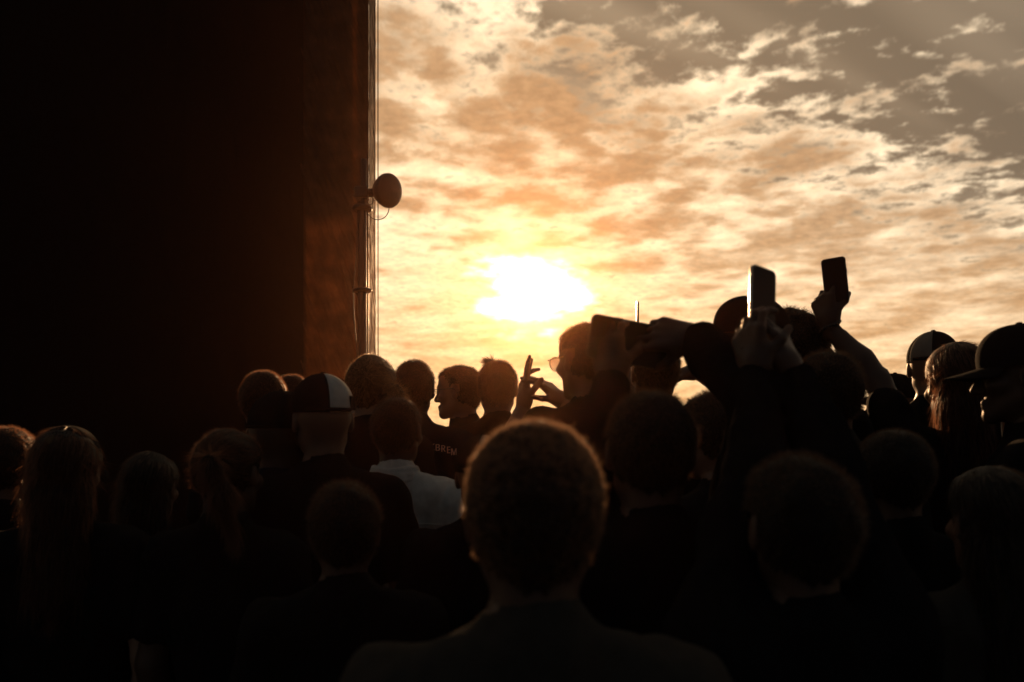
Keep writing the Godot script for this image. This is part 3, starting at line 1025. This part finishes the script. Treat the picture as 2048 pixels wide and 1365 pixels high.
func _ready() -> void:
	rng.seed = 4711
	noise_a.seed = 5
	noise_a.noise_type = FastNoiseLite.TYPE_SIMPLEX_SMOOTH
	noise_a.frequency = 0.35
	noise_a.fractal_type = FastNoiseLite.FRACTAL_FBM
	noise_a.fractal_octaves = 2
	# camera: level, with the lens shifted up
	var cam := Camera3D.new()
	cam.name = "camera"
	add_child(cam)
	cam.position = EYE
	cam.projection = Camera3D.PROJECTION_FRUSTUM
	cam.near = 0.05
	cam.far = 3000
	cam.size = 1365.0 / F * cam.near
	cam.frustum_offset = Vector2(0, (870.0 - 682.5) / F * cam.near)
	var ca := CameraAttributesPhysical.new()
	ca.frustum_focal_length = 28.0
	ca.frustum_focus_distance = 4.2
	ca.exposure_aperture = 3.6
	cam.attributes = ca
	var e := Environment.new()
	e.background_mode = Environment.BG_SKY
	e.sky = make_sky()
	e.sky_rotation = Vector3(0, PI, 0)
	e.tonemap_mode = Environment.TONE_MAPPER_LINEAR
	e.tonemap_exposure = 1.0
	e.sdfgi_enabled = true
	e.ssao_enabled = true
	e.ssil_enabled = true
	# warm haze added to imitate lens veil around the sun
	e.volumetric_fog_enabled = true
	e.volumetric_fog_density = 0.0013
	e.volumetric_fog_albedo = Color(1.0, 0.72, 0.55)
	e.volumetric_fog_anisotropy = 0.94
	var we := WorldEnvironment.new()
	we.name = "sky"
	we.environment = e
	add_child(we)
	var sun := DirectionalLight3D.new()
	sun.name = "sun"
	add_child(sun)
	sun.look_at_from_position(SUN * 10.0, Vector3.ZERO)
	sun.light_color = Color(1.0, 0.77, 0.54)
	sun.light_energy = 1.6
	sun.light_angular_distance = 2.0
	sun.shadow_enabled = true

	make_textures()
	var gm := solid("trodden_earth", lin(0.055, 0.045, 0.034), 0.95, 1.0, 0.9)
	gm.uv1_world_triplanar = true
	var gp := PlaneMesh.new()
	gp.size = Vector2(34, 25)
	gp.subdivide_width = 8
	gp.subdivide_depth = 8
	var gr := part("ground", gp, gm, self)
	gr.position = Vector3(0, 0, -3.5)
	gr.set_meta("kind", "structure")
	stage_wall()
	mast()
	crowd()

func crowd() -> void:
	solid("shoe_leather", lin(0.02, 0.018, 0.016), 0.6)
	cloth("trouser_cloth", lin(0.018, 0.020, 0.026))
	var black := cloth("black_cotton", lin(0.014, 0.014, 0.015))
	var dulled_black := cloth("dulled_black_cotton", lin(0.014, 0.014, 0.015))  # copy of the black cotton, highlights off so sleeve edges stay dark
	dulled_black.specular_mode = BaseMaterial3D.SPECULAR_DISABLED
	var navy := cloth("navy_cotton", lin(0.016, 0.019, 0.028))
	var brown := cloth("brown_cotton", lin(0.030, 0.020, 0.015))
	var coal := cloth("charcoal_cotton", lin(0.050, 0.046, 0.040))
	var grey := cloth("pale_grey_cotton", lin(0.66, 0.65, 0.60))
	var capw := cloth("off_white_twill", lin(0.52, 0.50, 0.46))
	var capg := cloth("grey_twill", lin(0.22, 0.20, 0.17))
	var s1 := skin("tanned_skin", lin(0.16, 0.092, 0.062))
	var s2 := skin("brown_skin", lin(0.075, 0.043, 0.030))
	var s3 := skin("fair_skin", lin(0.29, 0.18, 0.125))
	var h1 := hair_mat("dark_brown_hair", lin(0.016, 0.011, 0.008), lin(0.22, 0.13, 0.08))
	var h2 := hair_mat("black_hair", lin(0.009, 0.008, 0.007), lin(0.18, 0.11, 0.07))
	var h3 := hair_mat("blond_hair", lin(0.10, 0.062, 0.030), lin(0.6, 0.36, 0.18))
	var h4 := hair_mat("auburn_hair", lin(0.022, 0.010, 0.006), lin(0.46, 0.22, 0.13))
	var h5 := hair_mat("rim_glow_dark_hair", lin(0.012, 0.009, 0.007), lin(0.46, 0.29, 0.19))  # dark hair with translucency raised to brighten its rim
	var frame := solid("gold_wire", lin(0.5, 0.32, 0.12), 0.3)
	frame.metallic = 1.0
	var black_frame := solid("black_frame", lin(0.01, 0.01, 0.01), 0.3)
	var amber := StandardMaterial3D.new()
	amber.resource_name = "amber_lens"
	amber.albedo_color = Color(0.8, 0.42, 0.12, 0.35)
	amber.transparency = BaseMaterial3D.TRANSPARENCY_ALPHA
	amber.roughness = 0.05
	var dark_lens := solid("dark_lens", lin(0.012, 0.011, 0.010), 0.08)
	var dark_case := solid("dark_phone_case", lin(0.014, 0.014, 0.015), 0.4)
	var steel_case := solid("polished_phone_frame", lin(0.30, 0.26, 0.22), 0.22)
	steel_case.metallic = 0.85

	# ---- nearest
	person({"x": 1068, "top": 836, "d": 0.88, "hair": "near", "hair_mat": h5, "skin": s2, "shirt": coal, "fine": 0.8, "label": "close person with short fuzzy dark hair, back of the head filling the centre"})
	# films with the phone upright, both arms up; long sleeves added to darken the forearms
	var ph := at(1525, 612, 1.55)
	person({"x": 1600, "top": 905, "d": 1.12, "yaw": 6, "hair": "fuzz", "hair_mat": h2, "skin": s2, "shirt": dulled_black, "sleeve": "long", "arms": {
		"l": {"e": at(1512, 955, 1.24), "w": at(1508, 750, 1.41), "along": Vector3(-0.10, 1, -0.12), "palm": Vector3(0.85, 0.0, -0.5), "pose": "hold"},
		"r": {"e": at(1660, 955, 1.25), "w": at(1588, 750, 1.42), "along": Vector3(-0.35, 1, -0.1), "palm": Vector3(-0.8, 0.0, -0.55), "pose": "hold"}},
		"label": "person with long black sleeves added to darken the arms, filming with a phone held upright in both hands"})
	phone(ph, Basis.from_euler(Vector3(-0.05, deg_to_rad(37), deg_to_rad(-6))), 0.074, 0.150, "phone with bright metal edges held upright by two hands", steel_case)
	# films with the phone lying across, elbow out; black sleeves added to shade the bare arms
	person({"x": 1300, "top": 775, "d": 1.38, "hair": "crop", "hair_mat": h2, "skin": s2, "shirt": dulled_black, "sleeve": "long", "arms": {
		"r": {"e": at(1505, 800, 1.42), "w": at(1398, 676, 1.60), "along": Vector3(-1, 0.12, -0.12), "palm": Vector3(0.05, -0.5, -1), "pose": "hold"},
		"l": {"e": at(1205, 880, 1.48), "w": at(1222, 765, 1.60), "along": Vector3(-0.1, 1, -0.1), "palm": Vector3(0.6, 0, -0.8), "pose": "hold"}},
		"label": "person whose bare arms are darkened by added black sleeves, right elbow out, holding a phone sideways overhead"})
	phone(at(1262, 686, 1.62), Basis.from_euler(Vector3(0.0, 0.0, deg_to_rad(-9.5))) * Basis.from_euler(Vector3(0, deg_to_rad(8), PI / 2)), 0.088, 0.176, "dark phone held sideways above the crowd below the sun", dark_case)

	# ---- round the sun
	var clap := person({"x": 1176, "top": 644, "d": 2.7, "yaw": 32, "head": "round", "hair": "crop", "hair_mat": h1, "skin": s1, "shirt": black, "sleeve": "short", "arms": {
		"l": {"e": at(1006, 925, 2.84), "w": at(1046, 815, 2.99), "along": Vector3(0.06, 1, -0.05), "palm": Vector3(1, 0.1, -0.25), "pose": "clap"},
		"r": {"e": at(1172, 905, 2.76), "w": at(1130, 806, 2.98), "along": Vector3(-0.72, 0.66, -0.02), "palm": Vector3(-0.6, -0.55, -0.3), "pose": "cup"}},
		"label": "clapping person with round amber glasses just right of the sun"})
	add_glasses(clap, frame, amber, 0.027)
	person({"x": 995, "top": 718, "d": 3.5, "hair": "tuft", "hair_mat": h1, "skin": s1, "shirt": brown, "label": "short haired person with a small tuft, behind the one in sunglasses"})
	var shades := person({"x": 922, "top": 729, "d": 3.72, "yaw": 72, "hair": "crop", "hair_mat": h1, "skin": s1, "shirt": black, "label": "person in profile facing left with dark sunglasses"})
	add_glasses(shades, black_frame, dark_lens, 0.026)
	var lettered := person({"x": 828, "top": 718, "d": 3.3, "head": "slim", "hair": "crop", "hair_mat": h1, "skin": s2, "shirt": navy, "sleeve": "long", "label": "person with cropped hair in a dark jacket lettered across the back"})
	letters(lettered, "LKBREM")
	person({"x": 742, "top": 710, "d": 3.0, "yaw": -12, "fem": true, "hair": "bun", "hair_mat": h3, "skin": s3, "shirt": black, "label": "person with fair hair tied in a bun below the antenna mast"})

	# ---- left
	var wc := person({"x": 646, "top": 745, "d": 2.15, "yaw": 24, "hair": "none", "skin": s1, "shirt": black, "cap": black, "cap2": capw, "panels": [1, 2], "label": "person in a black cap with an off-white side panel"})
	part("patch", to_mesh(moved(slab(0.030, 0.042, 0.002, 0.004), Transform3D(Basis(Vector3.UP, PI - deg_to_rad(128)) * Basis(Vector3.RIGHT, -0.12), crown_at(0.84, deg_to_rad(128), 0.02)))), black, wc.get_node("cap"))
	var shirt_man := person({"x": 794, "top": 792, "d": 2.55, "yaw": -12, "hair": "crop", "hair_mat": h2, "skin": s2, "shirt": grey, "label": "close cropped person in a pale grey collared shirt"})
	collar(shirt_man, grey)
	person({"x": 966, "top": 868, "d": 2.1, "hair": "none", "yaw": -8, "skin": s2, "shirt": black, "cap": black, "cap2": capg, "panels": [2], "label": "short person in a black cap with a grey stripe, half hidden by the nearest head"})
	person({"x": 690, "top": 960, "d": 1.6, "yaw": 8, "hair": "fuzz", "hair_mat": h2, "skin": s2, "shirt": black, "label": "person in the dark just left of the pale grey shirt, in front of it"})
	person({"x": 527, "top": 740, "d": 3.0, "hair": "crop", "hair_mat": h4, "skin": s1, "shirt": black, "label": "person with sunlit auburn hair in front of the black wall"})
	person({"x": 584, "top": 748, "d": 3.7, "hair": "crop", "hair_mat": h4, "skin": s1, "shirt": black, "label": "person far back left of the white panelled cap, only a sunlit crown showing"})
	person({"x": 560, "top": 780, "d": 2.2, "yaw": -25, "hair": "none", "skin": s2, "shirt": navy, "cap": black, "label": "person in a plain black cap below the auburn haired person"})
	person({"x": 455, "top": 858, "d": 1.9, "yaw": -10, "fem": true, "hair": "ponytail", "hair_mat": h4, "skin": s2, "shirt": black, "label": "person with a sunlit ponytail on the left"})
	var badge := person({"x": 132, "top": 850, "d": 1.95, "yaw": 12, "fem": true, "hair": "long", "hair_mat": h4, "skin": s3, "shirt": black, "cap": black, "label": "person in a dark cap with a round embroidered badge, long hair below"})
	embroider(badge.get_node("cap"))
	person({"x": 8, "top": 852, "d": 2.1, "hair": "crop", "hair_mat": h4, "skin": s1, "shirt": black, "label": "person cut off by the left edge of the picture"})
	person({"x": 300, "top": 905, "d": 2.3, "fem": true, "hair": "long", "hair_mat": h2, "skin": s1, "shirt": black, "label": "person in the dark between the badge cap and the ponytail"})

	# ---- right
	person({"x": 1310, "top": 676, "d": 3.0, "yaw": 5, "hair": "crop", "hair_mat": h1, "skin": s2, "shirt": navy, "arms": {
		"l": {"e": at(1222, 862, 3.16), "w": at(1268, 742, 3.30), "along": Vector3(0.02, 1, -0.02), "palm": Vector3(0.9, 0, -0.4), "pose": "cup"}},
		"label": "person behind the sideways phone, raising another phone edge on"})
	phone(at(1275, 640, 3.31), Basis.from_euler(Vector3(0, deg_to_rad(84), deg_to_rad(4))), 0.072, 0.146, "thin phone seen edge on against the sky", steel_case)
	person({"x": 1508, "top": 590, "d": 2.5, "yaw": 78, "hair": "none", "skin": s2, "shirt": black, "cap": black, "curve": 0.03, "tilt": Vector3(-0.04, 0, 0), "arms": {
		"r": {"e": at(1478, 785, 2.88), "w": at(1396, 746, 3.08), "along": Vector3(-1, 0.02, -0.2), "palm": Vector3(0, -1, 0), "pose": "relax"}},
		"label": "tall person in a cap facing left behind the upright phone"})
	person({"x": 1586, "top": 622, "d": 2.75, "hair": "curly", "hair_mat": h2, "skin": s2, "shirt": black, "label": "person with curly black hair right of the upright phone"})
	person({"x": 1657, "top": 700, "d": 2.25, "head": "round", "hair": "fuzz", "hair_mat": h1, "skin": s1, "shirt": coal, "label": "person with a round fuzzy head below the raised wrist with bracelet"})
	person({"x": 1628, "top": 680, "d": 3.7, "hair": "none", "skin": s1, "shirt": black, "cap": capg, "label": "person in a grey cap, half hidden right of the curly hair"})
	# the raised arm with bracelet
	var w9 := at(1658, 652, 2.62)
	var arm_girl := person({"x": 1918, "top": 686, "d": 2.4, "yaw": -4, "fem": true, "hair": "long", "hair_mat": h4, "skin": s2, "shirt": black, "arms": {
		"l": {"e": at(1756, 764, 2.52), "w": w9, "along": Vector3(-0.22, 1, -0.05), "palm": Vector3(0.8, 0.0, -0.5), "pose": "grip"}},
		"label": "person with long auburn hair raising a bare arm with a dark phone"})
	bracelet(arm_girl, w9, at(1756, 764, 2.52), black_frame)
	phone(at(1671, 562, 2.60), Basis.from_euler(Vector3(0.1, deg_to_rad(-28), deg_to_rad(5))), 0.074, 0.148, "dark phone held high by a bare arm at the right", dark_case)
	person({"x": 1867, "top": 661, "d": 3.15, "yaw": -30, "hair": "none", "skin": s1, "shirt": black, "cap": black, "cap2": capg, "panels": [3], "label": "person in a black cap with one grey panel behind the long auburn hair"})
	var braid := person({"x": 2058, "top": 645, "d": 2.05, "yaw": 55, "fem": true, "hair": "none", "skin": s2, "shirt": black, "cap": black, "curve": 0.008, "tilt": Vector3(-0.12, 0, 0), "label": "person in a flat brimmed cap with braids at the right edge"})
	braids(braid, h2)
	person({"x": 1998, "top": 677, "d": 3.7, "hair": "crop", "hair_mat": h2, "skin": s1, "shirt": black, "label": "person far back, a dark crown under the flat cap brim"})
	person({"x": 1793, "top": 746, "d": 3.6, "yaw": 60, "hair": "none", "skin": s1, "shirt": black, "cap": black, "label": "person far back in a cap, below the raised arm"})
	person({"x": 1438, "top": 778, "d": 2.0, "yaw": 30, "hair": "fuzz", "hair_mat": h1, "skin": s1, "shirt": black, "label": "person in the dark under the raised elbow"})
	person({"x": 1790, "top": 856, "d": 1.75, "hair": "crop", "hair_mat": h2, "skin": s2, "shirt": black, "label": "person in the dark below the raised arm with bracelet"})
	person({"x": 1985, "top": 935, "d": 1.5, "fem": true, "hair": "long", "hair_mat": h2, "skin": s1, "shirt": coal, "label": "short person in the dark at the lower right"})
	person({"x": 1120, "top": 850, "d": 2.05, "hair": "fuzz", "hair_mat": h2, "skin": s1, "shirt": black, "label": "person hidden behind the nearest head, hair just showing to its right"})

func letters(o: Node3D, text: String) -> void:
	var ink := solid("pale_print", lin(0.62, 0.58, 0.52), 0.8)
	var font := SystemFont.new()
	font.font_names = PackedStringArray(["Droid Sans"])
	var d: Dictionary = made["slim|false|long"].shirt_data
	for k in text.length():
		var tm := TextMesh.new()
		tm.text = text[k]
		tm.font = font
		tm.font_size = 24
		tm.pixel_size = 0.0015
		tm.depth = 0.003
		tm.curve_step = 2.0
		var p := Vector2(0.060 + k * 0.0215, 1.440 - 0.0008 * k * k)
		var z := -1.0
		for v in d.v:
			if absf(v.x - p.x) < 0.02 and absf(v.y - p.y) < 0.02:
				z = maxf(z, v.z)
		var l := part("letter", tm, ink, o)
		l.position = Vector3(p.x, p.y, z + 0.003)
		l.rotation.y = 0.35 + 0.05 * k

func collar(o: Node3D, m: Material) -> void:
	var sh := []
	for k in 28:
		var p := []
		for q in 2:
			var a := TAU * (k + q) / 28.0
			var front := maxf(0.0, -cos(a))
			p.append(Vector3(sin(a) * 0.074, 1.512 + 0.010 * absf(sin(a)) - 0.035 * front, 0.014 + cos(a) * 0.072))
		sh.append(cap(p[0] + Vector3(0, 0.022, 0), p[1] + Vector3(0, 0.022, 0), 0.009, 0.009, 0.006))
		sh.append(cap(p[0] * Vector3(1.05, 1, 1.05), p[1] * Vector3(1.05, 1, 1.05), 0.009, 0.009, 0.015))
		sh.append(cap(p[0] * Vector3(1.13, 1, 1.13) - Vector3(0, 0.018, 0), p[1] * Vector3(1.13, 1, 1.13) - Vector3(0, 0.018, 0), 0.008, 0.008, 0.012))
	part("collar", to_mesh(rumple(net(sh, 0.006), 0.004, 20.0)), m, o)
	# shoulder yoke and seam
	var d: Dictionary = made["plain|false|short"].shirt_data
	var pts := []
	for k in 25:
		var x := lerpf(-0.19, 0.19, k / 24.0)
		var z := -1.0
		for p in d.v:
			if absf(p.x - x) < 0.016 and absf(p.y - 1.36) < 0.014:
				z = maxf(z, p.z)
		pts.append(Vector3(x, 1.36, z + 0.003))
	part("yoke_seam", to_mesh(tube(pts, 0.0022, 6)), m, o)

func embroider(c: Node3D) -> void:
	var th := solid("pale_thread", lin(0.16, 0.16, 0.14), 0.6)
	var gr := solid("olive_thread", lin(0.14, 0.12, 0.05), 0.6)
	var place := func(u: float, w: float) -> Vector3: return crown_at(0.56 + 0.24 * w, PI - 0.85 * u, 0.012)
	for r in [0.62, 1.0]:
		var pts := []
		for k in 41:
			var a := TAU * k / 40.0
			pts.append(place.call(cos(a) * r, sin(a) * r))
		part("stitched_ring", to_mesh(tube(pts, 0.0011, 5)), th, c)
	for k in 26:
		var a := TAU * k / 26.0
		var pts := [place.call(cos(a) * 0.74, sin(a) * 0.74), place.call(cos(a + 0.05) * 0.82, sin(a + 0.05) * 0.82), place.call(cos(a) * 0.90, sin(a) * 0.90)]
		part("stitch", to_mesh(tube(pts, 0.0009, 4)), th, c)
	for k in 7:
		var w := -0.40 + 0.10 * k
		part("stitch", to_mesh(tube([place.call(-0.55 + 0.1 * absf(k - 3.0), w), place.call(-0.15, w)], 0.0016, 4)), gr, c)

func bracelet(o: Node3D, w: Vector3, e: Vector3, m: Material) -> void:
	var inv := o.transform.affine_inverse()
	var a := inv * w
	var ax := (inv * e - a).normalized()
	var side := ax.cross(Vector3.UP).normalized()
	var b := Node3D.new()
	b.name = "bracelet"
	b.transform = Transform3D(Basis(side, ax, side.cross(ax)).orthonormalized(), a + ax * 0.012)
	o.add_child(b)
	var bead := SphereMesh.new()
	bead.radius = 0.0062
	bead.height = 0.0124
	bead.radial_segments = 10
	bead.rings = 6
	for k in 22:
		var g := TAU * k / 22.0
		var s := part("bead", bead, m, b)
		s.position = Vector3(cos(g) * 0.036, 0.006 * sin(g * 2.0), sin(g) * 0.034)

func braids(o: Node3D, m: Material) -> void:
	for k in 9:
		var g := deg_to_rad(58.0 + 26.0 * k)
		var root := HEAD + crown_at(0.97, g) - Vector3(0, 0.004, 0)
		var l := 0.26 + 0.05 * sin(k * 2.3)
		var lumps := []
		for j in int(l / 0.012):
			var t := j * 0.012
			var p := root + Vector3(sin(g) * 0.012, 0, -cos(g) * 0.012) * smoothstep(0.0, 0.1, t) + Vector3(0.004 * sin(t * 30.0 + k), -t, 0.004 * cos(t * 24.0 + k))
			for q in 2:
				lumps.append([p + Vector3(0.004 * (q * 2 - 1), 0.003 * q, 0), 0.0075])
		var sh := []
		for q in lumps:
			sh.append(ell(q[0], Vector3(q[1], q[1] * 1.2, q[1]), 0.003))
		part("braid", to_mesh(net(sh, 0.0042)), m, o)
